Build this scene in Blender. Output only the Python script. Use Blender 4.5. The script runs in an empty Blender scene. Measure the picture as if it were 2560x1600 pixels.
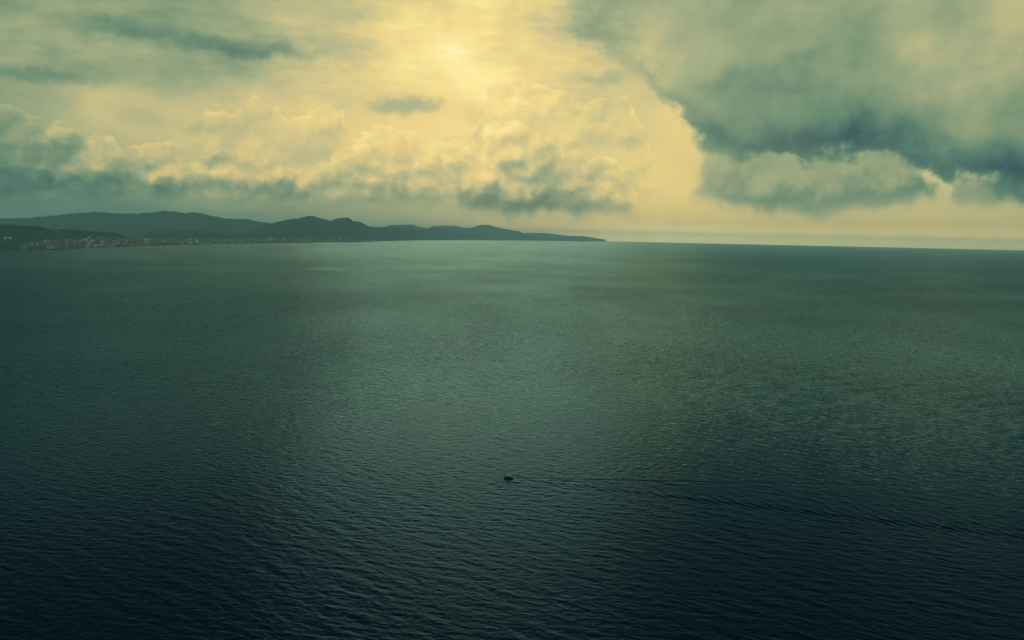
import bpy, bmesh, math, random
import numpy as np
from mathutils import Vector, Matrix

random.seed(7)
rng = np.random.default_rng(7)
scene = bpy.context.scene
COL = scene.collection

# ------------------------------------------------------------------ camera
CAM_H = 130.0                       # lookout height above the sea
F = 2217.0                          # focal length in photograph pixels (2560 wide)
PITCH = math.atan(206.4 / F)        # looking slightly down
ROLL = math.atan(0.021)             # horizon drops to the right
cam_data = bpy.data.cameras.new('camera')
cam_data.sensor_width = 36.0
cam_data.lens = 36.0 * F / 2560.0
cam_data.clip_start = 1.0
cam_data.clip_end = 600000.0
cam = bpy.data.objects.new('camera', cam_data)
COL.objects.link(cam)
CAM_M = (Matrix.Translation((0, 0, CAM_H)) @ Matrix.Rotation(math.radians(90) - PITCH, 4, 'X')
         @ Matrix.Rotation(ROLL, 4, 'Z'))
cam.matrix_world = CAM_M
scene.camera = cam


def ray(px, py):
    """direction through a pixel of the 2560x1600 photograph"""
    v = CAM_M.to_3x3() @ Vector(((px - 1280) / F, (800 - py) / F, -1.0))
    return v.normalized()


def azel(px, py):
    d = ray(px, py)
    return math.degrees(math.atan2(d.x, d.y)), math.degrees(math.asin(d.z))


def on_sea(px, py):
    d = ray(px, py)
    t = CAM_H / -d.z
    return Vector((d.x * t, d.y * t, 0.0))


# ------------------------------------------------------------------ render
scene.view_settings.view_transform = 'Standard'
scene.view_settings.look = 'None'
scene.view_settings.gamma = 1.0
scene.view_settings.exposure = 0.0
scene.view_settings.use_curve_mapping = False
scene.cycles.max_bounces = 4
scene.cycles.volume_bounces = 2
scene.cycles.caustics_reflective = False


# ------------------------------------------------------------------ node helpers
class G:
    """tiny expression builder for shader nodes"""
    def __init__(self, nt):
        self.nt = nt

    def node(self, kind, **kw):
        n = self.nt.nodes.new(kind)
        for k, v in kw.items():
            setattr(n, k, v)
        return n

    def put(self, sock, v):
        if isinstance(v, S):
            self.nt.links.new(v.s, sock)
        elif v is not None:
            sock.default_value = v

    def math(self, op, a, b=None, c=None, clamp=False):
        n = self.node('ShaderNodeMath', operation=op, use_clamp=clamp)
        self.put(n.inputs[0], a)
        self.put(n.inputs[1], b)
        self.put(n.inputs[2], c)
        return S(self, n.outputs[0])

    def xyz(self, x, y, z):
        n = self.node('ShaderNodeCombineXYZ')
        for i, v in enumerate((x, y, z)):
            self.put(n.inputs[i], v)
        return S(self, n.outputs[0])

    def split(self, v):
        n = self.node('ShaderNodeSeparateXYZ')
        self.put(n.inputs[0], v)
        return [S(self, o) for o in n.outputs]

    def noise(self, v, scale, detail=4, rough=0.5, lac=2.0, dist=0.0, color=False):
        n = self.node('ShaderNodeTexNoise', noise_dimensions='2D')
        self.put(n.inputs['Vector'], v)
        n.inputs['Scale'].default_value = scale
        n.inputs['Detail'].default_value = detail
        n.inputs['Roughness'].default_value = rough
        n.inputs['Lacunarity'].default_value = lac
        n.inputs['Distortion'].default_value = dist
        return S(self, n.outputs['Color' if color else 'Fac'])

    def voronoi(self, v, scale, detail=3, rough=0.5):
        n = self.node('ShaderNodeTexVoronoi', voronoi_dimensions='2D', feature='F1', normalize=True)
        self.put(n.inputs['Vector'], v)
        n.inputs['Scale'].default_value = scale
        n.inputs['Detail'].default_value = detail
        n.inputs['Roughness'].default_value = rough
        return S(self, n.outputs['Distance'])

    def puffs(self, v, scale, detail=1.0):
        n = self.node('ShaderNodeTexVoronoi', voronoi_dimensions='2D', feature='SMOOTH_F1', normalize=True)
        self.put(n.inputs['Vector'], v)
        n.inputs['Scale'].default_value = scale
        n.inputs['Detail'].default_value = detail
        n.inputs['Smoothness'].default_value = 0.55
        return S(self, n.outputs['Distance'])

    def step(self, v, a, b, lo=0.0, hi=1.0):
        n = self.node('ShaderNodeMapRange', interpolation_type='SMOOTHSTEP', clamp=True)
        self.put(n.inputs['Value'], v)
        for k, x in zip(('From Min', 'From Max', 'To Min', 'To Max'), (a, b, lo, hi)):
            self.put(n.inputs[k], x)
        return S(self, n.outputs[0])

    def lin(self, v, a, b, lo=0.0, hi=1.0):
        n = self.node('ShaderNodeMapRange', clamp=True)
        self.put(n.inputs['Value'], v)
        for k, x in zip(('From Min', 'From Max', 'To Min', 'To Max'), (a, b, lo, hi)):
            self.put(n.inputs[k], x)
        return S(self, n.outputs[0])

    def mix(self, f, a, b):
        return a + (b - a) * f if isinstance(a, S) else (b - a) * f + a

    def curve(self, v, pts, dom, rng_):
        """piecewise smooth 1-D profile"""
        n = self.node('ShaderNodeFloatCurve')
        c = n.mapping.curves[0]
        p = sorted(((x - dom[0]) / (dom[1] - dom[0]), (y - rng_[0]) / (rng_[1] - rng_[0])) for x, y in pts)
        p = [(min(max(x, 0), 1), min(max(y, 0), 1)) for x, y in p]
        if p[0][0] > 0.001:
            p.insert(0, (0.0, p[0][1]))
        if p[-1][0] < 0.999:
            p.append((1.0, p[-1][1]))
        while len(c.points) < len(p):
            c.points.new(0.5, 0.5)
        for q, (x, y) in zip(c.points, p):
            q.location = (x, y)
            q.handle_type = 'AUTO_CLAMPED'
        n.mapping.update()
        self.put(n.inputs['Value'], self.lin(v, dom[0], dom[1]))
        o = S(self, n.outputs[0])
        return o * (rng_[1] - rng_[0]) + rng_[0]

    def ramp(self, f, stops):
        n = self.node('ShaderNodeValToRGB')
        e = n.color_ramp.elements
        while len(e) < len(stops):
            e.new(0.5)
        for q, (p, c) in zip(e, stops):
            q.position = p
            q.color = (*c, 1.0)
        self.put(n.inputs[0], f)
        return S(self, n.outputs[0])

    def mixc(self, f, a, b, blend='MIX'):
        n = self.node('ShaderNodeMix', data_type='RGBA', blend_type=blend)
        self.put(n.inputs[0], f)
        self.put(n.inputs[6], a)
        self.put(n.inputs[7], b)
        return S(self, n.outputs[2])


class S:
    def __init__(self, g, s):
        self.g, self.s = g, s
    def __add__(self, o): return self.g.math('ADD', self, o)
    __radd__ = __add__
    def __mul__(self, o): return self.g.math('MULTIPLY', self, o)
    __rmul__ = __mul__
    def __sub__(self, o): return self.g.math('SUBTRACT', self, o)
    def __rsub__(self, o): return self.g.math('SUBTRACT', o, self)
    def __rtruediv__(self, o): return self.g.math('DIVIDE', o, self)
    def __truediv__(self, o): return self.g.math('DIVIDE', self, o)


def srgb(r, g, b):
    def f(c):
        c /= 255.0
        return c / 12.92 if c <= 0.04045 else ((c + 0.055) / 1.055) ** 2.4
    return (f(r), f(g), f(b))


# ------------------------------------------------------------------ world: evening sky full of cloud
SUN_AZ, SUN_EL = -3.0, 10.0         # the sun stands ahead, behind the bright cloud
world = bpy.data.worlds.new('World')
scene.world = world
world.use_nodes = True
wt = world.node_tree
wt.nodes.clear()
g = G(wt)
SKY_STRENGTH = 0.1

tc = g.node('ShaderNodeTexCoord')
nrm = g.node('ShaderNodeVectorMath', operation='NORMALIZE')
wt.links.new(tc.outputs['Generated'], nrm.inputs[0])
D = S(g, nrm.outputs[0])
dx, dy, dz = g.split(D)
# stereographic map of the sky round the viewing direction, in degrees near its middle
kk = 114.6 / g.math('MAXIMUM', dy + 1.0, 0.02)
VX, VZ = dx * kk, dz * kk
V = g.xyz(VX, VZ, 0.0)
VF = g.xyz(VX, VZ * 3.1, 0.0)                       # flattened: layered cloud
AZ = g.math('ARCTAN2', dx, dy) * 57.2958
EL = g.math('ARCSINE', dz) * 57.2958

DOM = (-46.0, 46.0)


def prof(v, pts, lo, hi):
    """profile through photograph points given as (x, value)"""
    return g.curve(v, [(azel(x, 400)[0], y) for x, y in pts], DOM, (lo, hi))


def prof_el(v, pts):
    """outline through photograph points given as (x, y)"""
    return g.curve(v, [azel(x, y) for x, y in pts], DOM, (-2.0, 26.0))


# broad turbulence that bends every outline
w1 = g.noise(V, 0.16, 3, 0.5, color=True)
w2 = g.noise(V, 0.75, 4, 0.58, color=True)
w1x, w1y, w1z = g.split(w1)
w2x, w2y, w2z = g.split(w2)
AW = AZ + (w1x - 0.5) * 5.0 + (w2x - 0.5) * 1.8
EW = EL + (w1z - 0.5) * 2.4 + (w2z - 0.5) * 1.2

# broad light in the cloud deck: rows of (x, brightness) at some heights of the sky
d = 1.0583
rows = [
    (600, [(0, .41), (242, .44), (484, .48), (726, .54), (968, .66), (1210, .84), (1452, .94), (1694, .99), (1936, .97), (2178, .95), (2419, .93)]),
    (575, [(0, .41), (242, .44), (484, .48), (726, .53), (968, .62), (1210, .76), (1452, .87), (1694, .92), (1936, .88), (2178, .84), (2419, .82)]),
    (500, [(0, .46), (242, .51), (484, .56), (726, .61), (968, .64), (1210, .62), (1452, .68), (1560, .84), (1694, .70), (1936, .52), (2100, .50), (2200, .60), (2419, .52)]),
    (420, [(0, .54), (150, .58), (260, .67), (484, .72), (726, .77), (968, .83), (1210, .78), (1452, .82), (1620, .84), (1750, .52), (1936, .44), (2178, .46), (2419, .40)]),
    (330, [(0, .60), (242, .74), (484, .75), (726, .77), (968, .83), (1210, .85), (1452, .80), (1560, .76), (1694, .48), (1936, .43), (2178, .50), (2419, .56)]),
    (220, [(0, .58), (242, .61), (484, .66), (726, .79), (968, .84), (1210, .83), (1452, .80), (1560, .70), (1694, .52), (1800, .45), (1936, .46), (2178, .57), (2419, .63)]),
    (110, [(0, .53), (242, .56), (484, .58), (726, .67), (968, .82), (1060, .90), (1210, .82), (1452, .73), (1694, .61), (1936, .57), (2178, .63), (2419, .66)]),
    (5, [(0, .53), (242, .57), (484, .60), (726, .66), (968, .79), (1150, .92), (1260, .84), (1360, .67), (1500, .61), (1694, .62), (1936, .67), (2178, .63), (2419, .66)]),
]
fields = [(azel(1280, y)[1], prof(AW, [(x * d, v) for x, v in pts], 0.2, 1.0)) for y, pts in rows]
L = fields[0][1]
for (e0, f0), (e1, f1) in zip(fields, fields[1:]):
    L = g.mix(g.step(EW, e0, e1), L, f1)
# above the view: unseen sky darkened to dim the sea, glow added for sheen
glow = g.math('EXPONENT', (AW + 3.0) * (AW + 3.0) * -0.0045)
L = g.mix(g.step(EW, 14.0, 19.0), L, glow * 0.46 + 0.21)
L = g.mix(g.step(EW, 20.0, 31.0), L, 0.20)
# unseen sky: dimmed beside the view for the sea, brightened behind for haze
AA_ = g.math('ABSOLUTE', AZ)
L = g.mix(g.step(AA_, 28.0, 42.0), L, 0.29)
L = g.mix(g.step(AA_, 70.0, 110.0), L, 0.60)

# thin layered streaks
st = g.noise(VF, 0.085, 5, 0.56)
st2 = g.noise(VF, 0.32, 4, 0.6)
hi_mask = g.step(EW, 6.0, 10.0)
soft = 1.0 - g.step(AZ, 3.0, 9.0) * 0.8
L = L + (st - 0.5) * (hi_mask * 0.34 + 0.10) * soft + (st2 - 0.5) * (hi_mask * 0.14 + 0.06) * soft


# heaped clouds
def puff_at(off):
    return g.xyz(VX + (w2x - 0.5) * 0.9 + off[0], VZ * 1.15 + (w2z - 0.5) * 0.9 + off[1], 0.0)


b0 = 1.0 - g.voronoi(g.xyz(VX + (w2x - 0.5) * 0.9, VZ * 1.15 + (w2z - 0.5) * 0.9, 0.0), 0.46, 3.0, 0.55)
relief = g.voronoi(puff_at((-0.3, 0.6)), 0.42, 2.4, 0.48) - g.voronoi(puff_at((0.0, 0.0)), 0.42, 2.4, 0.48)                     # > 0 where a puff faces the light above


def heap(L, top, base_soft, rim, bright, rel, amp, edge=0.16):
    t = prof_el(AZ + (w2x - 0.5) * 1.1 + (w1x - 0.5) * 1.0, top) - EL + (b0 - 0.62) * amp + (w2z - 0.5) * 0.8
    a = g.step(t, 0.0, edge)
    fade = g.step(EL, base_soft[0], base_soft[1])
    rimv = g.math('EXPONENT', t * -1.9)
    body = L + bright + rimv * rim + relief * rel
    return g.mix(a * fade, L, body)


far_top = [(0, 250), (110, 300), (220, 345), (330, 360), (440, 340), (478, 300), (500, 285), (590, 275), (640, 255),
           (740, 300), (790, 275), (845, 262), (872, 310), (905, 350), (935, 310), (985, 325), (1040, 350), (1110, 355), (1160, 345),
           (1190, 320), (1215, 240), (1240, 203), (1330, 205), (1400, 235), (1470, 260), (1540, 245), (1590, 300), (1640, 400), (1690, 520),
           (1700, 600), (2560, 640)]
mid_top = [(0, 420), (120, 330), (200, 340), (300, 420), (400, 420), (480, 395), (560, 380), (640, 400), (720, 430), (800, 400), (880, 370),
           (960, 350), (1030, 330), (1090, 400), (1150, 380), (1200, 310), (1260, 300), (1330, 330), (1400, 370), (1440, 420), (1500, 390), (1560, 430), (1600, 520),
           (1700, 600), (2560, 640)]
near_top = [(0, 470), (150, 480), (330, 450), (420, 430), (560, 430), (620, 440), (700, 420), (750, 450), (800, 480), (850, 450), (930, 440), (1010, 450), (1080, 470), (1150, 440),
            (1220, 420), (1290, 400), (1340, 440), (1420, 470), (1520, 480), (1600, 520), (1700, 600), (2560, 640)]
L = heap(L, far_top, (1.4, 3.4), 0.09, -0.02, 0.28, 2.0, 0.16)
L = heap(L, mid_top, (1.2, 3.0), 0.07, -0.015, 0.26, 2.0, 0.2)
L = heap(L, near_top, (1.2, 2.6), 0.06, -0.01, 0.22, 1.8, 0.22)


# flat dark undersides and loose dark scraps
def scrap(L, px, py, sx, sy, amount):
    a, e = azel(px, py)
    q = (AW - a) / sx
    r = (EW - e) / sy
    k = g.math('EXPONENT', (q * q + r * r) * -1.0)
    return L - g.step(k + (st2 - 0.5) * 0.35, 0.0, 1.0) * (amount * 0.8)


for px, py, sx, sy, am in [(1330, 500, 4.6, 0.75, .24), (1350, 400, 1.8, 1.3, .12), (1010, 272, 1.5, .6, .22), (680, 120, 3.6, .55, .17), (500, 118, 2.0, .5, .13),
                           (300, 80, 3.5, .7, .10), (60, 195, 3.0, .4, .10), (930, 505, 3.0, .5, .04), (700, 490, 3.4, .6, .04), (900, 45, 3.0, .8, .10), (1500, 180, 3.0, .5, .12),
                           (60, 445, 3.5, .7, .08), (380, 300, 1.5, .5, .06), (1190, 280, 1.6, .8, .07)]:
    L = scrap(L, px, py, sx, sy, am)

# open pale sky to the right, under and beside the great dark cloud
open_l = prof(AZ, [(1350, .80), (1500, .82), (1650, .84), (1800, .82), (2000, .79), (2300, .77), (2560, .75)], 0.2, 1.0)
dark_base = [(1250, -90), (1330, 40), (1375, 130), (1480, 150), (1560, 175), (1620, 205), (1655, 265), (1700, 315), (1770, 375), (1850, 405), (1960, 400), (2080, 408), (2200, 405),
             (2320, 440), (2420, 470), (2500, 490), (2560, 505), (2700, 520)]
wf = g.noise(V, 0.55, 5, 0.6)
wl = g.noise(V, 0.16, 3, 0.5)
dd = EL - prof_el(AZ + (w1x - 0.5) * 2.2, dark_base) + (wf - 0.5) * 3.2 + (wl - 0.5) * 2.4 + (b0 - 0.62) * 1.8
right = g.step(AZ, 1.5, 4.0)
under = g.step(dd / (g.step(AZ, 13.0, 6.0) * 1.6 + 1.0), 0.75, -0.35) * right
low_c = [(1640, 600), (1700, 500), (1750, 400), (1790, 320), (2000, 300), (2200, 320), (2270, 380), (2300, 480), (2330, 500), (2370, 420), (2560, 420)]
low_b = [(1650, 500), (1760, 505), (1850, 520), (2000, 540), (2150, 525), (2240, 515), (2330, 505), (2420, 508), (2560, 515)]
open_v = open_l + g.step(EL, 1.6, 0.0) * 0.12 + (st - 0.5) * 0.10 + (wf - 0.5) * 0.05
lt = prof_el(AW, low_c) - EL + (b0 - 0.6) * 1.2
lb = EL - prof_el(AZ + (w1x - 0.5) * 2.0, low_b) + (wf - 0.5) * 1.6
low_m = g.step(lt, -0.8, 2.4) * g.step(lb, -0.5, 0.9) * g.step(AZ, 9.0, 14.0)
open_v = g.mix(low_m, open_v, 0.48 + (wf - 0.5) * 0.22 + relief * 0.10 + g.step(lb, 0.2, 2.2) * 0.13)
L = g.mix(under * g.step(AZ, 7.5, 10.0), L, open_v)
inside = g.step(dd, 0.0, 1.4) * right * g.step(EL, 30.0, 16.0)
L = L + inside * ((wl - 0.5) * 0.26 + (wf - 0.5) * 0.10 + relief * 0.05 - g.step(dd, 3.6, 0.4) * 0.11)
L = L + g.math('EXPONENT', g.math('ABSOLUTE', dd) * -2.2) * right * g.step(AZ, 12.0, 6.0) * 0.02

TONE = [(0.00, srgb(26, 30, 40)), (0.15, srgb(27, 41, 54)), (0.30, srgb(45, 84, 90)), (0.42, srgb(80, 122, 106)), (0.52, srgb(116, 146, 115)),
        (0.64, srgb(162, 172, 130)), (0.74, srgb(201, 191, 135)), (0.84, srgb(233, 210, 134)), (0.93, srgb(249, 230, 153)), (1.0, srgb(255, 246, 190))]
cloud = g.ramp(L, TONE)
# a little peach where low sun reaches between the heaps
pe = g.noise(V, 0.22, 3, 0.5)
cloud = g.mixc(g.step(pe, 0.5, 0.72) * g.step(L, 0.6, 0.78) * g.step(EL, 11.0, 6.0) * g.step(AZ, 6.0, 0.0) * 0.4, cloud, (*srgb(238, 200, 130), 1.0))

# bright teal sky added behind the camera to light haze and mountains
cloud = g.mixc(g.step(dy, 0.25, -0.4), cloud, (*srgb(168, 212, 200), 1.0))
sky = g.node('ShaderNodeTexSky', sky_type='NISHITA')
sky.sun_disc = False
sky.sun_elevation = math.radians(SUN_EL)
sky.sun_rotation = math.radians(SUN_AZ)
sky.dust_density = 3.0
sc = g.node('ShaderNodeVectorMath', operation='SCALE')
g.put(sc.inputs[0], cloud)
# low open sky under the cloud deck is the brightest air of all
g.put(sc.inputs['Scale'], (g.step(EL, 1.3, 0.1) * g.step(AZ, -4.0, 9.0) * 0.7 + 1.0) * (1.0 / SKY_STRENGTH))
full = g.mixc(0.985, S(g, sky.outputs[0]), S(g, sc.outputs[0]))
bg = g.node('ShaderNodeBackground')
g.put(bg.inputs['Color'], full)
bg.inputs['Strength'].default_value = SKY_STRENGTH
world.cycles.sampling_method = 'MANUAL'
world.cycles.sample_map_resolution = 512
wo = g.node('ShaderNodeOutputWorld')
wt.links.new(bg.outputs[0], wo.inputs[0])

# ------------------------------------------------------------------ sun, veiled by the cloud
sun_d = bpy.data.lights.new('sun', 'SUN')
sun_d.energy = 0.07
sun_d.angle = math.radians(22)
sun_d.color = (1.0, 0.86, 0.52)
sun = bpy.data.objects.new('sun', sun_d)
COL.objects.link(sun)
a, e = math.radians(SUN_AZ), math.radians(SUN_EL)
sun_dir = Vector((math.sin(a) * math.cos(e), math.cos(a) * math.cos(e), math.sin(e)))
sun.rotation_euler = (-sun_dir).to_track_quat('-Z', 'Y').to_euler()
sun.location = (0, 0, 400)

# ------------------------------------------------------------------ tuned values of water and air
SEA_BODY = (0.006, 0.007, 0.018)
SEA_DEEP = (0.125, 0.30, 0.54)      # sheen of steep looks into dark water
SEA_TINT = (0.52, 0.90, 0.93)      # sheen at grazing looks
SEA_SLOPE = 0.046
SEA_MID = 0.75
SEA_FINE = 0.085
WAKE_AMP = 0.42
HAZE_COL = (0.82, 0.995, 0.955)
HAZE_D = 2.4e-5
TOWN_N = 2600


# ------------------------------------------------------------------ object helpers
def mesh_obj(name, verts, faces, mats, parent=None, smooth=False, mat_idx=None):
    me = bpy.data.meshes.new(name)
    me.from_pydata([tuple(v) for v in verts], [], faces)
    for m in (mats if isinstance(mats, (list, tuple)) else [mats]):
        me.materials.append(m)
    if mat_idx is not None:
        me.polygons.foreach_set('material_index', mat_idx)
    if smooth:
        me.polygons.foreach_set('use_smooth', [True] * len(me.polygons))
    me.update()
    o = bpy.data.objects.new(name, me)
    COL.objects.link(o)
    if parent:
        o.parent = parent
    return o


def grid_obj(name, X, Y, Z, mat, smooth=True, wrap=False):
    """surface from 2-D arrays of coordinates"""
    nr, nc = X.shape
    co = np.stack([X, Y, Z], -1).reshape(-1, 3).astype(np.float32)
    i = np.arange(nr - 1)[:, None]
    j = np.arange(nc if wrap else nc - 1)[None, :]
    j2 = (j + 1) % nc
    q = np.stack([i * nc + j, i * nc + j2, (i + 1) * nc + j2, (i + 1) * nc + j], -1).reshape(-1, 4).astype(np.int32)
    me = bpy.data.meshes.new(name)
    me.vertices.add(len(co))
    me.vertices.foreach_set('co', co.ravel())
    me.loops.add(q.size)
    me.loops.foreach_set('vertex_index', q.ravel())
    me.polygons.add(len(q))
    me.polygons.foreach_set('loop_start', np.arange(0, q.size, 4, dtype=np.int32))
    me.polygons.foreach_set('use_smooth', np.full(len(q), smooth))
    me.materials.append(mat)
    me.update(calc_edges=True)
    o = bpy.data.objects.new(name, me)
    COL.objects.link(o)
    return o


def tag(o, label=None, cat=None, group=None, kind=None):
    for k, v in (('label', label), ('category', cat), ('group', group), ('kind', kind)):
        if v:
            o[k] = v
    return o


def new_mat(name):
    m = bpy.data.materials.new(name)
    m.use_nodes = True
    nt = m.node_tree
    return m, G(nt), nt.nodes['Principled BSDF']


def plain(name, col, rough=0.7, spread=0.25, scale=0.3, metallic=0.0):
    """matt material with a little uneven wear"""
    m, gg, b = new_mat(name)
    t = gg.node('ShaderNodeTexCoord')
    n = gg.noise(S(gg, t.outputs['Object']), scale, 4, 0.6)
    c0 = tuple(max(0, c * (1 - spread)) for c in col)
    c1 = tuple(min(1, c * (1 + spread)) for c in col)
    gg.put(b.inputs['Base Color'], gg.ramp(n, [(0.25, c0), (0.75, c1)]))
    b.inputs['Roughness'].default_value = rough
    b.inputs['Metallic'].default_value = metallic
    return m


def vnoise(x, y, seed=0):
    """smooth value noise for arrays"""
    xi, yi = np.floor(x).astype(np.int64), np.floor(y).astype(np.int64)
    xf, yf = x - xi, y - yi
    u, v = xf * xf * (3 - 2 * xf), yf * yf * (3 - 2 * yf)

    def h(a, b):
        n = (a * 374761393 + b * 668265263 + seed * 1442695041) & 0xFFFFFFFF
        n = ((n ^ (n >> 13)) * 1274126177) & 0xFFFFFFFF
        return ((n ^ (n >> 16)) & 0xFFFF) / 65535.0
    return (h(xi, yi) * (1 - u) + h(xi + 1, yi) * u) * (1 - v) + (h(xi, yi + 1) * (1 - u) + h(xi + 1, yi + 1) * u) * v


def fbm(x, y, oct=5, seed=0, ridged=False, gain=0.5):
    s, a, tot = 0.0, 1.0, 0.0
    for k in range(oct):
        n = vnoise(x * 2 ** k + 17.3 * k, y * 2 ** k - 9.1 * k, seed + k)
        if ridged:
            n = 1 - abs(2 * n - 1)
        s = s + n * a
        tot += a
        a *= gain
    return s / tot


# ------------------------------------------------------------------ sea
BOAT = on_sea(1271, 1195)

m_sea, gs, bs = new_mat('sea_water')
geo = gs.node('ShaderNodeNewGeometry')
P = S(gs, geo.outputs['Position'])
px_, py_, pz_ = gs.split(P)
WD = math.radians(-118)              # the way the chop runs: towards the lookout, a little leftwards
cw, sw = math.cos(WD), math.sin(WD)
al = px_ * cw + py_ * sw
ac = py_ * cw - px_ * sw
dist = gs.math('SQRT', px_ * px_ + py_ * py_)
att = gs.node('ShaderNodeAttribute', attribute_name='chop')
chop = S(gs, att.outputs['Fac'])


def ripple(length, stretch, height, detail, off, rough=0.55):
    v = gs.xyz(al / length + off, ac / (length * stretch), 0.0)
    n = gs.noise(v, 1.0, detail, rough)
    return (1.0 - gs.math('ABSOLUTE', n * 2.0 - 1.0)) * height


hgt = (ripple(4.2, 2.0, SEA_MID, 2, 3.1) * gs.lin(dist, 350.0, 900.0, 0.2, 1.0) + ripple(1.6, 1.7, SEA_FINE, 3, 17.0, 0.6)
       + ripple(13.0, 2.2, 1.9, 3, 7.7) * gs.lin(dist, 550.0, 1600.0) + ripple(38.0, 0.42, 1.5, 3, 31.0) * gs.lin(dist, 600.0, 1500.0) + ripple(120.0, 0.4, 2.2, 3, 1.3) * gs.lin(dist, 2000.0, 5000.0))
bump = gs.node('ShaderNodeBump')
bump.inputs['Strength'].default_value = 1.0
bump.inputs['Distance'].default_value = 1.0
gs.put(bump.inputs['Height'], hgt * chop)
gust = gs.noise(gs.xyz(px_ / 260.0, py_ / 420.0, 0.0), 1.0, 4, 0.55)
sea_rough = (gs.lin(dist, 400.0, 6000.0, 0.07, 0.17) + (gust - 0.5) * 0.06)
# water: dark body below, mirror-like sheen by Fresnel above
gs.nt.nodes.remove(bs)
dif = gs.node('ShaderNodeBsdfDiffuse')
dif.inputs['Color'].default_value = (*SEA_BODY, 1.0)
glo = gs.node('ShaderNodeBsdfGlossy', distribution='GGX')
gs.put(glo.inputs['Roughness'], sea_rough)
fre = gs.node('ShaderNodeFresnel')
fre.inputs['IOR'].default_value = 1.333
gs.put(glo.inputs['Color'], gs.mixc(gs.lin(S(gs, fre.outputs[0]), 0.15, 0.9), (*SEA_DEEP, 1.0), (*SEA_TINT, 1.0)))
mx = gs.node('ShaderNodeMixShader')
gs.nt.links.new(bump.outputs[0], glo.inputs['Normal'])
gs.nt.links.new(bump.outputs[0], dif.inputs['Normal'])
gs.nt.links.new(bump.outputs[0], fre.inputs['Normal'])
gs.nt.links.new(fre.outputs[0], mx.inputs[0])
gs.nt.links.new(dif.outputs[0], mx.inputs[1])
gs.nt.links.new(glo.outputs[0], mx.inputs[2])
gs.nt.links.new(mx.outputs[0], gs.nt.nodes['Material Output'].inputs['Surface'])

dep = np.concatenate([np.arange(30.0, 0.45, -0.036), np.geomspace(0.45, 0.119, 40)])
rr = CAM_H / np.tan(np.radians(dep))
b_r = math.hypot(BOAT.x, BOAT.y)
rr = np.unique(np.concatenate([[3.0, 60, 110, 150, 180, 205], rr, np.arange(385, 492, 0.72)]))
dr = np.maximum((rr ** 2 + CAM_H ** 2) / CAM_H * math.radians(0.036), 0.3)     # even spacing of detail, whatever the local rows
azd = np.concatenate([np.arange(-180, -38, 6.0), np.arange(-38, 38.001, 0.07), np.arange(42, 179, 6.0)])
azr = np.radians(azd)
R, AZG = np.meshgrid(rr, azr, indexing='ij')
X0 = (R * np.sin(AZG)).astype(np.float32)
Y0 = (R * np.cos(AZG)).astype(np.float32)
edge = np.clip((38.0 - np.abs(azd)) / 1.0, 0, 1)[None, :]
near = np.clip((7000.0 - rr) / 3000.0, 0, 1)[:, None] * np.clip((rr - 205) / 15.0, 0, 1)[:, None]
amp = (edge * near).astype(np.float32)
# wake coordinates: the boat runs towards -X
U = X0 - BOAT.x
W = Y0 - BOAT.y
inside_v = (U > -6) & (U < 420) & (np.abs(W) < 0.42 * np.maximum(U, 0) + 14)
calm = np.clip((U - 2) / 12.0, 0, 1) * np.clip((420 - U) / 200.0, 0, 1) * np.clip(-W / 22.0, 0, 1) * np.clip((0.34 * U + W) / (0.05 * np.abs(U) + 3.0), 0, 1)
track = np.exp(-(W / (1.1 + 0.006 * np.maximum(U, 0))) ** 2) * np.clip((U - 1) / 4.0, 0, 1) * np.clip((260 - U) / 160.0, 0, 1)
patch = 0.62 + 0.76 * fbm(X0 / 230.0, Y0 / 330.0, 3, 5)
chop_a = patch * (1 - 0.25 * calm) * (1 - 0.5 * track)
Zs = np.zeros_like(X0)
DX = np.zeros_like(X0)
DY = np.zeros_like(X0)
NW = 84
lam = np.geomspace(1.3, 13.0, NW)
for i in range(NW):
    th = WD + rng.normal(0, 0.50)
    k = 2 * math.pi / lam[i]
    slope = SEA_SLOPE * math.sqrt(2.0 / NW) * (1.3 if 1.8 < lam[i] < 6 else 0.85)
    a = slope / k
    wgt = np.clip((lam[i] / 0.8 / dr - 2.2) / 2.0, 0, 1).astype(np.float32)
    rows_on = np.where(wgt > 0)[0]
    if len(rows_on) == 0:
        continue
    lo_, hi_ = rows_on.min(), rows_on.max() + 1
    sl = slice(lo_, hi_)
    ph = (k * (math.cos(th) * X0[sl] + math.sin(th) * Y0[sl]) + rng.uniform(0, 6.28)).astype(np.float32)
    wa = (a * wgt[sl])[:, None] * amp[sl] * (chop_a[sl] if lam[i] < 16 else patch[sl])
    Zs[sl] += wa * np.cos(ph)
    s_ = wa * np.sin(ph) * 0.9
    DX[sl] -= s_ * math.cos(th)
    DY[sl] -= s_ * math.sin(th)
# the boat's own waves
V_B = 3.4
k0 = 9.81 / V_B ** 2
ii = np.where(inside_v)
u, w = U[ii], W[ii]
ths = np.linspace(math.radians(-58), math.radians(58), 260)
zw = np.zeros_like(u)
for t in ths:
    kk_ = k0 / math.cos(t) ** 2
    zw += np.cos(kk_ * (u * math.cos(t) + w * math.sin(t)) + 0.6) * min(1.0, (abs(t) / 0.6) ** 2 + 0.08) * (1.0 if t > 0 else 0.35) * math.exp(-(kk_ / 3.2) ** 2)
zw *= WAKE_AMP * (ths[1] - ths[0]) * 2.2
zw *= (0.25 + 0.75 * np.clip((u - 10) / 90.0, 0, 1)) * np.clip(u / 8.0, 0, 1) * np.clip((420 - u) / 160.0, 0, 1) * np.clip(1.25 - np.abs(w) / (0.42 * np.maximum(u, 0) + 14), 0, 1)
Zs[ii] += zw
wob = W + 0.8 * (vnoise(X0 / 14.0, X0 * 0, 91) - 0.5)
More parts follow.
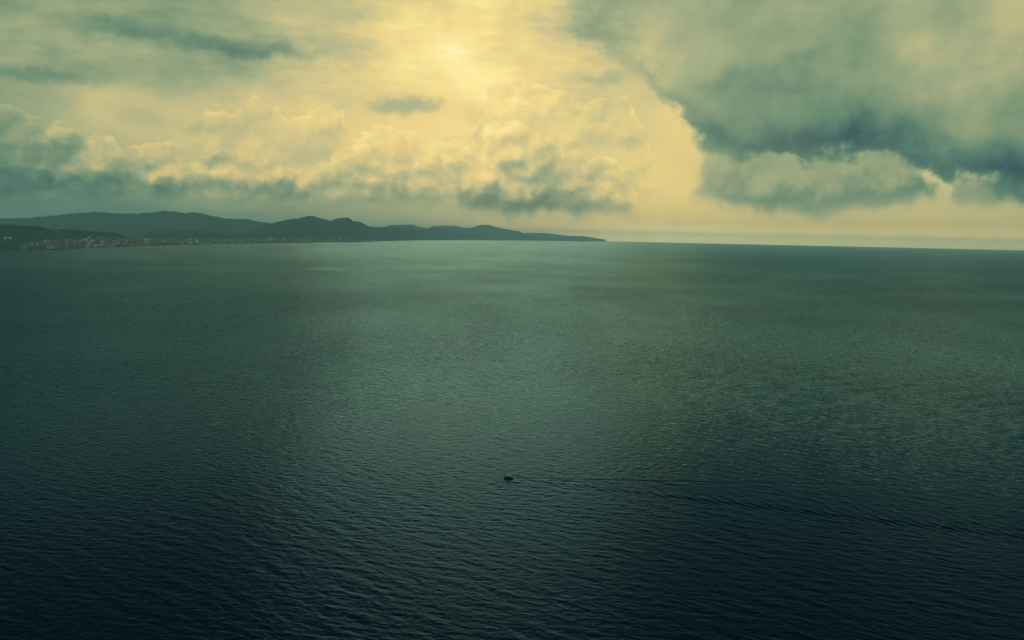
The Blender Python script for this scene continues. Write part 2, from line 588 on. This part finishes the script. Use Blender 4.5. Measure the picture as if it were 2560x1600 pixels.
crest_l = np.where(wob < 0, np.exp(-(wob / 1.0) ** 2), np.exp(-(wob / 3.0) ** 2)) * np.clip((U - 1) / 6.0, 0, 1) * np.clip((170 - U) / 150.0, 0, 1)
Zs += (0.30 * crest_l * (0.35 + 0.65 * vnoise(X0 / 16.0, X0 * 0 + 3.0, 44)) * np.sign(edge)).astype(np.float32)
sea = grid_obj('sea', X0 + DX, Y0 + DY, Zs, m_sea, wrap=True)
tag(sea, kind='structure')
at = sea.data.attributes.new('chop', 'FLOAT', 'POINT')
at.data.foreach_set('value', chop_a.astype(np.float32).ravel())
del X0, Y0, DX, DY, Zs, U, W, calm, track, patch, chop_a

# ------------------------------------------------------------------ coast: low plain, hill and mountains
SHORE = [(-62, 3200), (-40, 4360), (-30.02, 5647), (-24.94, 6946), (-19.42, 9239), (-15.91, 10912), (-12.77, 12704), (-9.79, 15178), (-7.28, 20450),
         (-4.73, 28521), (-2.0, 36000), (0.4, 42000), (3.0, 47000), (5.5, 50000)]
sh_a = np.array([p[0] for p in SHORE])
sh_r = np.array([p[1] for p in SHORE], float)


def shore(az_deg):
    return np.interp(az_deg, sh_a, sh_r)


def land_mat(name, cols, scale, relief):
    m, gg, b = new_mat(name)
    t = gg.node('ShaderNodeNewGeometry')
    v = S(gg, t.outputs['Position'])
    n1 = gg.noise(v, scale, 5, 0.6)
    n2 = gg.noise(v, scale * 9.0, 3, 0.6)
    gg.put(b.inputs['Base Color'], gg.ramp(n1 * 0.6 + n2 * 0.4, cols))
    b.inputs['Roughness'].default_value = 0.95
    b.inputs['Specular IOR Level'].default_value = 0.1
    bp = gg.node('ShaderNodeBump')
    bp.inputs['Distance'].default_value = relief
    gg.put(bp.inputs['Height'], n2)
    gg.nt.links.new(bp.outputs[0], b.inputs['Normal'])
    return m


m_wood = land_mat('wooded_hillside', [(0.3, (0.03, 0.08, 0.072)), (0.5, (0.05, 0.12, 0.11)), (0.7, (0.08, 0.15, 0.135))], 0.004, 9.0)
m_plain = land_mat('coastal_plain_ground', [(0.36, (0.02, 0.035, 0.024)), (0.5, (0.07, 0.08, 0.055)), (0.62, (0.17, 0.16, 0.12)), (0.75, (0.05, 0.07, 0.045))], 0.006, 3.0)

az_p = np.concatenate([np.arange(-62, -33, 1.0), np.arange(-33, 5.51, 0.06)])
tt = np.concatenate([[0, 0.0004, 0.002, 0.006, 0.012], np.geomspace(0.02, 1.0, 46)])
T, AP = np.meshgrid(tt, az_p, indexing='ij')
SR = shore(AP) + 60 * (fbm(AP * 3.0, AP * 0, 4, 3) - 0.5)
depth_p = np.interp(AP, [-62, -10, -4, 0, 5.5], [16000, 16000, 9000, 5000, 1500])
RP = SR + T * depth_p
Z = np.where(T <= 0, -1.5, 2.2) + np.where(T > 0.002, 1.0, 0) + 5.0 * fbm(RP / 700, AP * 2.0, 4, 9) * np.clip(T * 40, 0, 1) + T * 22
plain_o = grid_obj('coastal_plain', RP * np.sin(np.radians(AP)), RP * np.cos(np.radians(AP)), Z, m_plain)
tag(plain_o, kind='structure')


def plain_z(az_deg, r):
    t = np.clip((r - shore(az_deg)) / 16000, 0, 1)
    return 3.2 + 5.0 * float(fbm(np.array(r / 700), np.array(az_deg * 2.0), 4, 9)) * min(1, t * 40) + t * 22


def ridge(name, sil, dists, depth, seed, rough=0.16, kind='structure', power=1.0, bump_=6.0, step=0.035, toe=1.0):
    """a range whose crest follows the skyline points; spurs run down towards the sea"""
    ae = np.array([azel(x, y) for x, y in sil])
    da = np.array([azel(x, 590)[0] for x, _ in dists])
    dv = np.array([v for _, v in dists], float)
    a_ = np.arange(ae[0, 0], ae[-1, 0], step)
    n_t = 46
    t_ = np.linspace(-1, 1, n_t * 2 + 1)
    TT, AA = np.meshgrid(t_, a_, indexing='ij')
    Dc = np.interp(AA, da, dv)
    elv = np.interp(AA, ae[:, 0], ae[:, 1])
    # small irregular crest on top of the traced skyline
    crest = CAM_H + Dc * np.tan(np.radians(elv))
    crest = crest + 2.6 * bump_ * (fbm(AA * 5.0, AA * 0 + seed, 5, seed, gain=0.62) - 0.5)
    back = TT > 0
    RR = Dc + TT * depth * np.where(back, 1.0, toe)
    xx, yy = RR * np.sin(np.radians(AA)), RR * np.cos(np.radians(AA))
    sp = fbm(xx / 1500.0, yy / 1500.0, 5, seed + 31, ridged=True)
    prof_ = np.clip(1 - np.abs(TT), 0, 1) ** power
    mod = 1 - (1 - sp) * rough * 6.0 * np.clip(np.abs(TT) * 3.0, 0, 1) * np.clip((1 - np.abs(TT)) * 4.0, 0, 1)
    base = -6.0
    zz = base + (crest - base) * prof_ * np.clip(mod, 0.15, 1.2)
    o = grid_obj(name, xx, yy, zz, m_wood)
    tag(o, kind=kind)
    return o, (a_, t_, xx, yy, zz)


hill, hill_g = ridge('wooded_hill', [(-420, 560), (-200, 556), (-40, 560), (0, 561), (20, 560.5), (46, 563), (77, 565), (98, 566.5), (119, 569.6), (129, 571.5), (150, 572.5), (186, 574.5),
                              (207, 577), (250, 580), (285, 580.8), (300, 586), (320, 594), (345, 600), (375, 606)], [(-420, 5000), (0, 6700), (150, 7300), (300, 8700)], 1100, 2, rough=0.07, power=0.9, bump_=7, step=0.02, toe=0.95)
ridge('low_wooded_hills', [(300, 600), (330, 592), (380, 580), (420, 575), (460, 574), (520, 579), (580, 586), (640, 590), (700, 594)], [(300, 12300), (700, 13800)], 1500, 3, rough=0.08)
ridge('mountain_range', [(-700, 545), (-400, 540), (-200, 543), (0, 545), (60, 545), (120, 540), (180, 534), (235, 530), (290, 533), (340, 534), (386, 531), (411, 526), (435, 529), (462, 533), (489, 530), (516, 537), (565, 546), (617, 548), (658, 555),
                         (700, 562), (760, 575)], [(-700, 19000), (760, 20500)], 4200, 4, rough=0.10, bump_=14)
ridge('mountain_range', [(585, 597), (620, 580), (650, 566), (679, 559), (700, 553), (726, 547), (747, 547), (760, 542), (770, 539), (785, 541), (803, 546), (828, 552), (838, 548), (848, 546), (869, 544), (876, 547), (883, 553), (891, 553),
                         (900, 555), (910, 560), (924, 566.5), (959, 568), (990, 570), (1025, 573), (1055, 576), (1073, 573), (1085, 570), (1094, 569), (1105, 571), (1123, 576), (1180, 584), (1240, 592), (1300, 597)],
      [(585, 14500), (700, 16000), (900, 19500), (1000, 24500), (1094, 31500), (1300, 42500)], 2300, 5, rough=0.09, bump_=10, power=0.85)
ridge('mountain_range', [(905, 582), (924, 575), (960, 568), (978, 562), (1005, 562), (1032, 561), (1050, 568), (1069, 571), (1083, 565), (1118, 564), (1139, 565), (1164, 570), (1180, 569), (1192, 565), (1205, 562), (1222, 562),
                         (1242, 568), (1260, 572), (1273, 574), (1300, 578.5), (1321, 588), (1350, 592), (1372, 593.5), (1410, 597), (1435, 599)], [(905, 30000), (1205, 43500), (1460, 50000)], 3000, 6, rough=0.07, bump_=14)
ridge('distant_headland', [(1230, 594), (1280, 588), (1316, 582), (1345, 582), (1372, 583), (1393, 586.5), (1424, 589.6), (1461, 590.5), (1482, 594), (1515, 599)], [(1230, 55000), (1515, 58000)], 3000, 8, rough=0.05, bump_=14)

# ------------------------------------------------------------------ boat heading left, with its wake behind it
m_hull = plain('dark_hull_paint', (0.035, 0.018, 0.02), 0.45, 0.3, 1.5)
m_deck = plain('weathered_deck', (0.10, 0.085, 0.07), 0.8, 0.3, 3.0)
m_cabin = plain('dark_cabin_paint', (0.05, 0.055, 0.05), 0.5, 0.2, 2.0)
m_white = plain('pale_roof_paint', (0.50, 0.53, 0.50), 0.45, 0.08, 2.0)
m_glass = plain('boat_glass', (0.12, 0.15, 0.14), 0.08, 0.1, 1.0)
m_metal = plain('grey_metal', (0.30, 0.31, 0.31), 0.4, 0.15, 4.0, 0.7)


def box_vf(x0, x1, y0, y1, z0, z1, skew=0.0):
    v = [(x0, y0, z0), (x1, y0, z0), (x1, y1, z0), (x0, y1, z0), (x0 + skew, y0, z1), (x1, y0, z1), (x1, y1, z1), (x0 + skew, y1, z1)]
    f = [(0, 3, 2, 1), (4, 5, 6, 7), (0, 1, 5, 4), (1, 2, 6, 5), (2, 3, 7, 6), (3, 0, 4, 7)]
    return v, f


def box(name, b, mat, parent, skew=0.0, bevel=0.0):
    v, f = box_vf(*b, skew)
    o = mesh_obj(name, v, f, mat, parent)
    if bevel:
        md = o.modifiers.new('bevel', 'BEVEL')
        md.width = bevel
        md.segments = 2
    return o


def rod(name, p0, p1, r, mat, parent, n=8):
    p0, p1 = Vector(p0), Vector(p1)
    q = (p1 - p0).to_track_quat('Z', 'Y')
    v, f = [], []
    for p in (p0, p1):
        for i in range(n):
            v.append(p + q @ Vector((r * math.cos(6.2832 * i / n), r * math.sin(6.2832 * i / n), 0)))
    f = [(i, (i + 1) % n, n + (i + 1) % n, n + i) for i in range(n)] + [tuple(range(n - 1, -1, -1)), tuple(range(n, 2 * n))]
    return mesh_obj(name, v, f, mat, parent)


boat = bpy.data.objects.new('motor_boat', None)
COL.objects.link(boat)
boat.location = (BOAT.x, BOAT.y, 0.05)
boat.scale = (0.76, 0.76, 0.76)
boat.rotation_euler = (0, math.radians(3.0), math.radians(-4.0))
tag(boat, 'small dark motor boat with pale cabin roof, towing a long wake across the sea', 'boat')
# hull: stations from bow (-X) to transom
st_x = [-3.5, -3.2, -2.6, -1.8, -0.6, 1.0, 2.4, 3.2]
half = [0.04, 0.42, 0.80, 1.08, 1.22, 1.25, 1.20, 1.12]
sheer = [1.25, 1.16, 1.05, 0.95, 0.84, 0.78, 0.76, 0.78]
keel = [0.55, 0.05, -0.25, -0.38, -0.42, -0.42, -0.40, -0.34]
hv_, hf_ = [], []
for x, b_, s_, k_ in zip(st_x, half, sheer, keel):
    for fy, fz in ((-1.0, 1.0), (-0.94, 0.62), (-0.74, 0.26), (0.0, 0.0), (0.74, 0.26), (0.94, 0.62), (1.0, 1.0)):
        hv_.append((x, b_ * fy, k_ + (s_ - k_) * fz))
nst = len(st_x)
for i in range(nst - 1):
    for j in range(6):
        a0 = i * 7 + j
        hf_.append((a0, a0 + 7, a0 + 8, a0 + 1))
hf_.append(tuple((nst - 1) * 7 + j for j in range(7)))
hull = mesh_obj('hull', hv_, hf_, m_hull, boat, smooth=True)
gun = hull
for sgn, idx in ((-1, 0), (1, 6)):
    pts = [hv_[i * 7 + idx] for i in range(nst)]
    v, f = [], []
    for x, y, z in pts:
        for oy, oz in ((-0.05, 0.0), (0.05, 0.0), (0.05, 0.08), (-0.05, 0.08)):
            v.append((x, y + oy, z + oz))
    for i in range(nst - 1):
        for j in range(4):
            f.append((i * 4 + j, i * 4 + (j + 1) % 4, i * 4 + 4 + (j + 1) % 4, i * 4 + 4 + j))
    f += [(3, 2, 1, 0), tuple((nst - 1) * 4 + j for j in range(4))]
    mesh_obj('gunwale', v, f, m_cabin, boat)
dv_ = []
for x, b_, s_ in zip(st_x, half, sheer):
    dv_ += [(x, -b_ * 0.98, s_ - 0.14), (x, b_ * 0.98, s_ - 0.14)]
mesh_obj('deck', dv_, [(i * 2, i * 2 + 2, i * 2 + 3, i * 2 + 1) for i in range(nst - 1)], m_deck, boat)
cab = box('cabin', (-0.9, 1.15, -0.82, 0.82, 0.66, 2.05), m_cabin, boat, skew=0.42, bevel=0.05)
for sgn in (-1, 1):
    box('side_window', (-0.30, 0.35, sgn * 0.835 - 0.012, sgn * 0.835 + 0.012, 1.35, 1.85), m_glass, cab)
    box('side_window', (0.45, 1.02, sgn * 0.835 - 0.012, sgn * 0.835 + 0.012, 1.35, 1.85), m_glass, cab)
ws = mesh_obj('windscreen', [(-0.73, -0.70, 1.32), (-0.73, 0.70, 1.32), (-0.555, 0.66, 1.92), (-0.555, -0.66, 1.92), (-0.70, -0.70, 1.32), (-0.70, 0.70, 1.32), (-0.52, 0.66, 1.92), (-0.52, -0.66, 1.92)],
              [(0, 1, 2, 3), (4, 7, 6, 5), (0, 4, 5, 1), (1, 5, 6, 2), (2, 6, 7, 3), (3, 7, 4, 0)], m_glass, cab)
box('cabin_roof', (-0.75, 1.45, -0.98, 0.98, 2.06, 2.15), m_white, boat, skew=0.1, bevel=0.03)
box('fore_hatch', (-2.3, -1.35, -0.45, 0.45, 0.82, 1.12), m_white, boat, skew=0.2, bevel=0.04)
rod('mast', (1.25, 0.0, 2.15), (1.32, 0.0, 3.15), 0.035, m_metal, boat)
for sgn in (-1, 1):
    rod('stern_rail', (1.7, sgn * 1.12, 0.82), (1.7, sgn * 1.12, 1.45), 0.025, m_metal, boat)
    rod('stern_rail', (1.7, sgn * 1.12, 1.45), (3.1, sgn * 1.05, 1.40), 0.025, m_metal, boat)
    rod('bow_rail', (-3.25, sgn * 0.28, 1.7), (-1.6, sgn * 1.02, 1.55), 0.022, m_metal, boat)
    rod('bow_rail', (-1.6, sgn * 1.02, 0.98), (-1.6, sgn * 1.02, 1.55), 0.022, m_metal, boat)
eng = box('outboard_motor', (3.22, 3.62, -0.2, 0.2, 0.55, 1.15), m_cabin, boat, bevel=0.06)
box('motor_leg', (3.30, 3.50, -0.07, 0.07, -0.4, 0.55), m_metal, eng)

# ------------------------------------------------------------------ town along the shore
from mathutils.bvhtree import BVHTree
bpy.context.view_layer.update()
ground_vp = []
ground_fp = []
for o in COL.objects:
    if o.type == 'MESH' and o.name.split('.')[0] in ('coastal_plain', 'wooded_hill', 'low_wooded_hills', 'mountain_range'):
        nv = len(o.data.vertices)
        co = np.empty(nv * 3, np.float32)
        o.data.vertices.foreach_get('co', co)
        fi = np.empty(len(o.data.polygons) * 4, np.int32)
        o.data.polygons.foreach_get('vertices', fi)
        base_i = len(ground_vp)
        ground_vp.extend(co.reshape(-1, 3).tolist())
        ground_fp.extend((fi.reshape(-1, 4) + base_i).tolist())
bvh = BVHTree.FromPolygons(ground_vp, ground_fp)
del ground_vp, ground_fp
CAM_P = Vector((0, 0, CAM_H))


def land_at(px, py):
    """where the line of sight through a pixel meets the land (None over the sea)"""
    dd_ = ray(px, py)
    hit = bvh.ray_cast(CAM_P, dd_, 90000.0)
    p = hit[0]
    if p is None or p.z < 1.5:
        return None
    return p


def ground_z(x, y):
    h_ = bvh.ray_cast(Vector((x, y, 3000.0)), Vector((0, 0, -1)), 5000.0)
    return h_[0].z if h_[0] else 0.0


walls_m = [plain('wall_' + n, c, 0.85, 0.12, 0.2) for n, c in (('cream', (0.25, 0.235, 0.19)), ('grey', (0.16, 0.17, 0.165)), ('white', (0.50, 0.50, 0.46)), ('tan', (0.30, 0.25, 0.17)))]
roofs_m = [plain('roof_' + n, c, 0.85, 0.2, 0.3) for n, c in (('tile', (0.15, 0.12, 0.095)), ('slate', (0.12, 0.13, 0.14)), ('pale', (0.50, 0.49, 0.45)), ('concrete', (0.32, 0.31, 0.29)))]


def gable(w, d_, h, rise, eave=0.5):
    """walls with gable tops, and a pitched roof with eaves and thickness"""
    x, y = w / 2, d_ / 2
    wv = [(-x, -y, -3), (x, -y, -3), (x, y, -3), (-x, y, -3), (-x, -y, h), (x, -y, h), (x, y, h), (-x, y, h), (-x, 0, h + rise), (x, 0, h + rise)]
    wf = [(0, 1, 5, 4), (2, 3, 7, 6), (1, 2, 6, 9, 5), (3, 0, 4, 8, 7)]
    X, Y = x + eave, y + eave
    lo = h - eave * rise / y
    rv = [(-X, -Y, lo), (X, -Y, lo), (X, 0, h + rise), (-X, 0, h + rise), (X, Y, lo), (-X, Y, lo)]
    rv += [(a_, b_, c_ + 0.3) for a_, b_, c_ in rv]
    rf = [(6, 7, 8, 9), (9, 8, 10, 11), (0, 3, 2, 1), (3, 5, 4, 2), (0, 1, 7, 6), (4, 5, 11, 10), (1, 2, 8, 7), (2, 4, 10, 8), (0, 6, 9, 3), (3, 9, 11, 5)]
    return (wv, wf), (rv, rf)


def block(w, d_, floors, fh=3.2):
    """flats: storeys with projecting slabs, flat roof with parapet and stair head"""
    x, y = w / 2, d_ / 2
    v, f = [], []

    def add(b_):
        bv, bf = box_vf(*b_)
        k = len(v)
        v.extend(bv)
        f.extend(tuple(i + k for i in q) for q in bf)
    add((-x, x, -y, y, -4, floors * fh))
    for k in range(1, floors):
        add((-x + 0.6, x - 0.6, -y - 1.0, -y + 0.2, k * fh - 0.2, k * fh + 0.75))
    wall = (v[:], f[:])
    v.clear()
    f.clear()
    t = floors * fh + 0.02
    add((-x - 0.3, x + 0.3, -y - 0.3, y + 0.3, t, t + 0.5))
    add((-x * 0.3, x * 0.15, -y * 0.4, y * 0.5, t + 0.5, t + 3.2))
    return wall, (v[:], f[:])


PROTO = {}
for key, (wl_, rf_) in {'house': gable(12, 9, 6, 3.0), 'villa': gable(15, 12, 6.5, 3.4, 0.8), 'flats': block(30, 14, 5), 'tower': block(20, 18, 9), 'long': block(50, 15, 4), 'shed': gable(36, 18, 7, 3.2)}.items():
    for wi in range(4):
        for ri in range(4):
            ms = []
            for part, (v, f), mm in (('wall', wl_, walls_m[wi]), ('roof', rf_, roofs_m[ri])):
                me = bpy.data.meshes.new(key + '_' + part)
                me.from_pydata(v, [], f)
                me.materials.append(mm)
                ms.append(me)
            PROTO[key, wi, ri] = ms


def building(name, key, wi, ri, p, rz, sc_, label, cat, group):
    e_ = bpy.data.objects.new(name, None)
    COL.objects.link(e_)
    e_.location = p
    e_.rotation_euler = (0, 0, rz)
    e_.scale = (sc_, sc_, sc_)
    for part, me in zip(('wall', 'roof'), PROTO[key, wi, ri]):
        c_ = bpy.data.objects.new(part, me)
        COL.objects.link(c_)
        c_.parent = e_
    tag(e_, label, cat, group)
    return e_


def shore_y(px):
    return float(np.interp(px, [0, 250, 500, 650, 780, 900, 1000], [626, 618, 610.5, 608, 606.5, 605, 602]))


FACE = math.radians(-55)
rnd = random.Random(21)
spots = []
tries = 0
while len(spots) < TOWN_N and tries < TOWN_N * 6:
    tries += 1
    px = 60 + 900 * rnd.random() ** 1.25
    band = float(np.interp(px, [60, 110, 160, 250, 340, 500, 650, 800, 960], [3, 7, 16, 19, 17, 11, 9.5, 7.5, 4]))
    py = shore_y(px) - 0.6 - band * rnd.random() ** 1.15
    p = land_at(px, py)
    if p is None:
        continue
    spots.append((px, py, p))
# big buildings first: the ones that show
spots.sort(key=lambda q: q[2].y)
n_ind = 0
stuff_v, stuff_f, stuff_m = [], [], []
pick = set(rnd.sample(range(len(spots)), min(280, len(spots))))
for i, (px, py, p) in enumerate(spots):
    dist_ = math.hypot(p.x, p.y)
    big = rnd.random()
    key = 'house' if big < .34 else 'villa' if big < .55 else 'flats' if big < .80 else 'shed' if big < .88 else 'long' if big < .95 else 'tower'
    wi, ri = rnd.choice((0, 0, 1, 1, 2, 3)), rnd.choice((0, 1, 1, 3, 3))
    rz = FACE + rnd.choice((0, math.pi / 2)) + rnd.gauss(0, .15)
    sc_ = rnd.uniform(.85, 1.25)
    if i in pick:
        if px < 180:
            lab, grp = 'small pale building in the shore town right below the hilltop hotel', 'shore town below the hotel'
        elif px < 330:
            lab, grp = 'small pale building in the shore town below the right end of the dark hill', 'shore town right of the hotel'
        elif px < 520:
            lab, grp = 'tiny pale building in the flat town strip just right of the dark hill', 'town strip right of the hill'
        elif px < 690:
            lab, grp = 'tiny pale building in the thin town strip left of the tallest mountain', 'town strip left of the peak'
        else:
            lab, grp = 'tiny pale building in the faint town strip under the tallest mountain', 'town strip under the peak'
        kind_ = {'house': 'house', 'villa': 'house', 'flats': 'apartment_block', 'tower': 'apartment_block', 'long': 'apartment_block', 'shed': 'warehouse'}[key]
        lab = lab.replace('building', {'house': 'gabled house', 'apartment_block': 'flat-roofed block', 'warehouse': 'long warehouse'}[kind_])
        building(kind_, key, wi, ri, p, rz, sc_, lab, kind_.replace('_', ' '), grp)
    else:
        cz, sz = math.cos(rz) * sc_, math.sin(rz) * sc_
        for part_i, me in enumerate(PROTO[key, wi, ri]):
            k = len(stuff_v)
            for vv in me.vertices:
                c = vv.co
                stuff_v.append((p.x + c.x * cz - c.y * sz, p.y + c.x * sz + c.y * cz, p.z + c.z * sc_))
            for q in me.polygons:
                stuff_f.append(tuple(k + a_ for a_ in q.vertices))
                stuff_m.append((wi if part_i == 0 else 4 + ri))
tw = mesh_obj('town_buildings', stuff_v, stuff_f, walls_m + roofs_m, mat_idx=stuff_m)
tag(tw, kind='stuff')

# hotel cluster on the hilltop, and single houses that catch the light
for px, py, key, wi, sc_, lab in [
        (126, 573.5, 'flats', 3, .9, 'low tan hotel wing, leftmost of the cluster crowning the dark left hill'),
        (137, 572.5, 'tower', 3, .95, 'square tan hotel block, second from left in the cluster crowning the left hill'),
        (147, 571.5, 'tower', 3, 1.05, 'tallest tan hotel tower at the middle of the hilltop cluster on the left'),
        (156, 572.5, 'flats', 0, 1.15, 'cream hotel block just right of the tallest tower on the left hilltop'),
        (166, 573.5, 'tower', 0, .85, 'cream hotel tower, rightmost tall one of the hilltop cluster on the left'),
        (176, 576.0, 'long', 0, .9, 'long low cream hotel wing at the right end of the hilltop cluster'),
        (140, 580.5, 'long', 3, .8, 'long tan terrace building below the hilltop hotel cluster on the left'),
        (118, 580.0, 'flats', 1, .75, 'small grey block on the slope left below the hilltop hotel cluster')]:
    p = land_at(px, py) or land_at(px, py + 3)
    if p:
        building('hotel_building', key, wi, 3, p, FACE + rnd.gauss(0, .2), sc_, lab, 'hotel', 'hotel buildings on the hilltop')
for px, py, key, sc_, lab in [
        (14, 597, 'flats', .8, 'white house standing alone on the dark left hillside, larger of two'),
        (25, 596, 'villa', .9, 'white house alone on the dark left hillside, smaller and right of its neighbour'),
        (837, 596.3, 'long', 1.0, 'white block at the mountain foot, left of the bright pair above the far shore'),
        (850, 596.2, 'flats', 1.4, 'white block at the mountain foot, right of the bright pair above the far shore'),
        (870, 597.0, 'shed', 1.2, 'low white hall right of the bright pair at the mountain foot'),
        (1007, 595.5, 'long', 1.3, 'pale long building at the foot of the dark ridge, left of the hillside cluster'),
        (1018, 596.0, 'flats', 1.5, 'pale block just right of the long building at the ridge foot'),
        (1048, 590.0, 'long', 1.3, 'pale building of the hillside cluster, upper left of three'),
        (1056, 593.0, 'long', 1.6, 'pale building of the hillside cluster, lower middle of three'),
        (1071, 590.5, 'flats', 2.0, 'brightest pale building of the hillside cluster, rightmost of three'),
        (735, 594.0, 'long', 1.0, 'pale long building low on the middle mountain slope'),
        (772, 593.6, 'flats', 1.2, 'pale block low on the middle mountain slope, right of the long one'),
        (287, 608.4, 'long', 1.3, 'bright white long hall inside the shore town on the left')]:
    p = land_at(px, py) or land_at(px, py + 2)
    if p:
        building('white_building', key, 2, 2, p, FACE + rnd.gauss(0, .2), sc_, lab, 'building', None)

# ------------------------------------------------------------------ haze over the whole bay
m_haze = bpy.data.materials.new('haze_air')
m_haze.use_nodes = True
hn = m_haze.node_tree
hn.nodes.clear()
pv = hn.nodes.new('ShaderNodeVolumePrincipled')
pv.inputs['Color'].default_value = (*HAZE_COL, 1.0)
pv.inputs['Density'].default_value = HAZE_D
pv.inputs['Anisotropy'].default_value = 0.0
ho = hn.nodes.new('ShaderNodeOutputMaterial')
hn.links.new(pv.outputs[0], ho.inputs['Volume'])
hx, hy0, hy1, hz0, hz1 = 65000.0, -65000.0, 65000.0, -12.0, 665.0
hv = [(x, y, z) for z in (hz0, hz1) for x, y in ((-hx, hy0), (hx, hy0), (hx, hy1), (-hx, hy1))]
hf = [(0, 3, 2, 1), (4, 5, 6, 7), (0, 1, 5, 4), (1, 2, 6, 5), (2, 3, 7, 6), (3, 0, 4, 7)]
haze = mesh_obj('haze', hv, hf, m_haze)
tag(haze, kind='stuff')
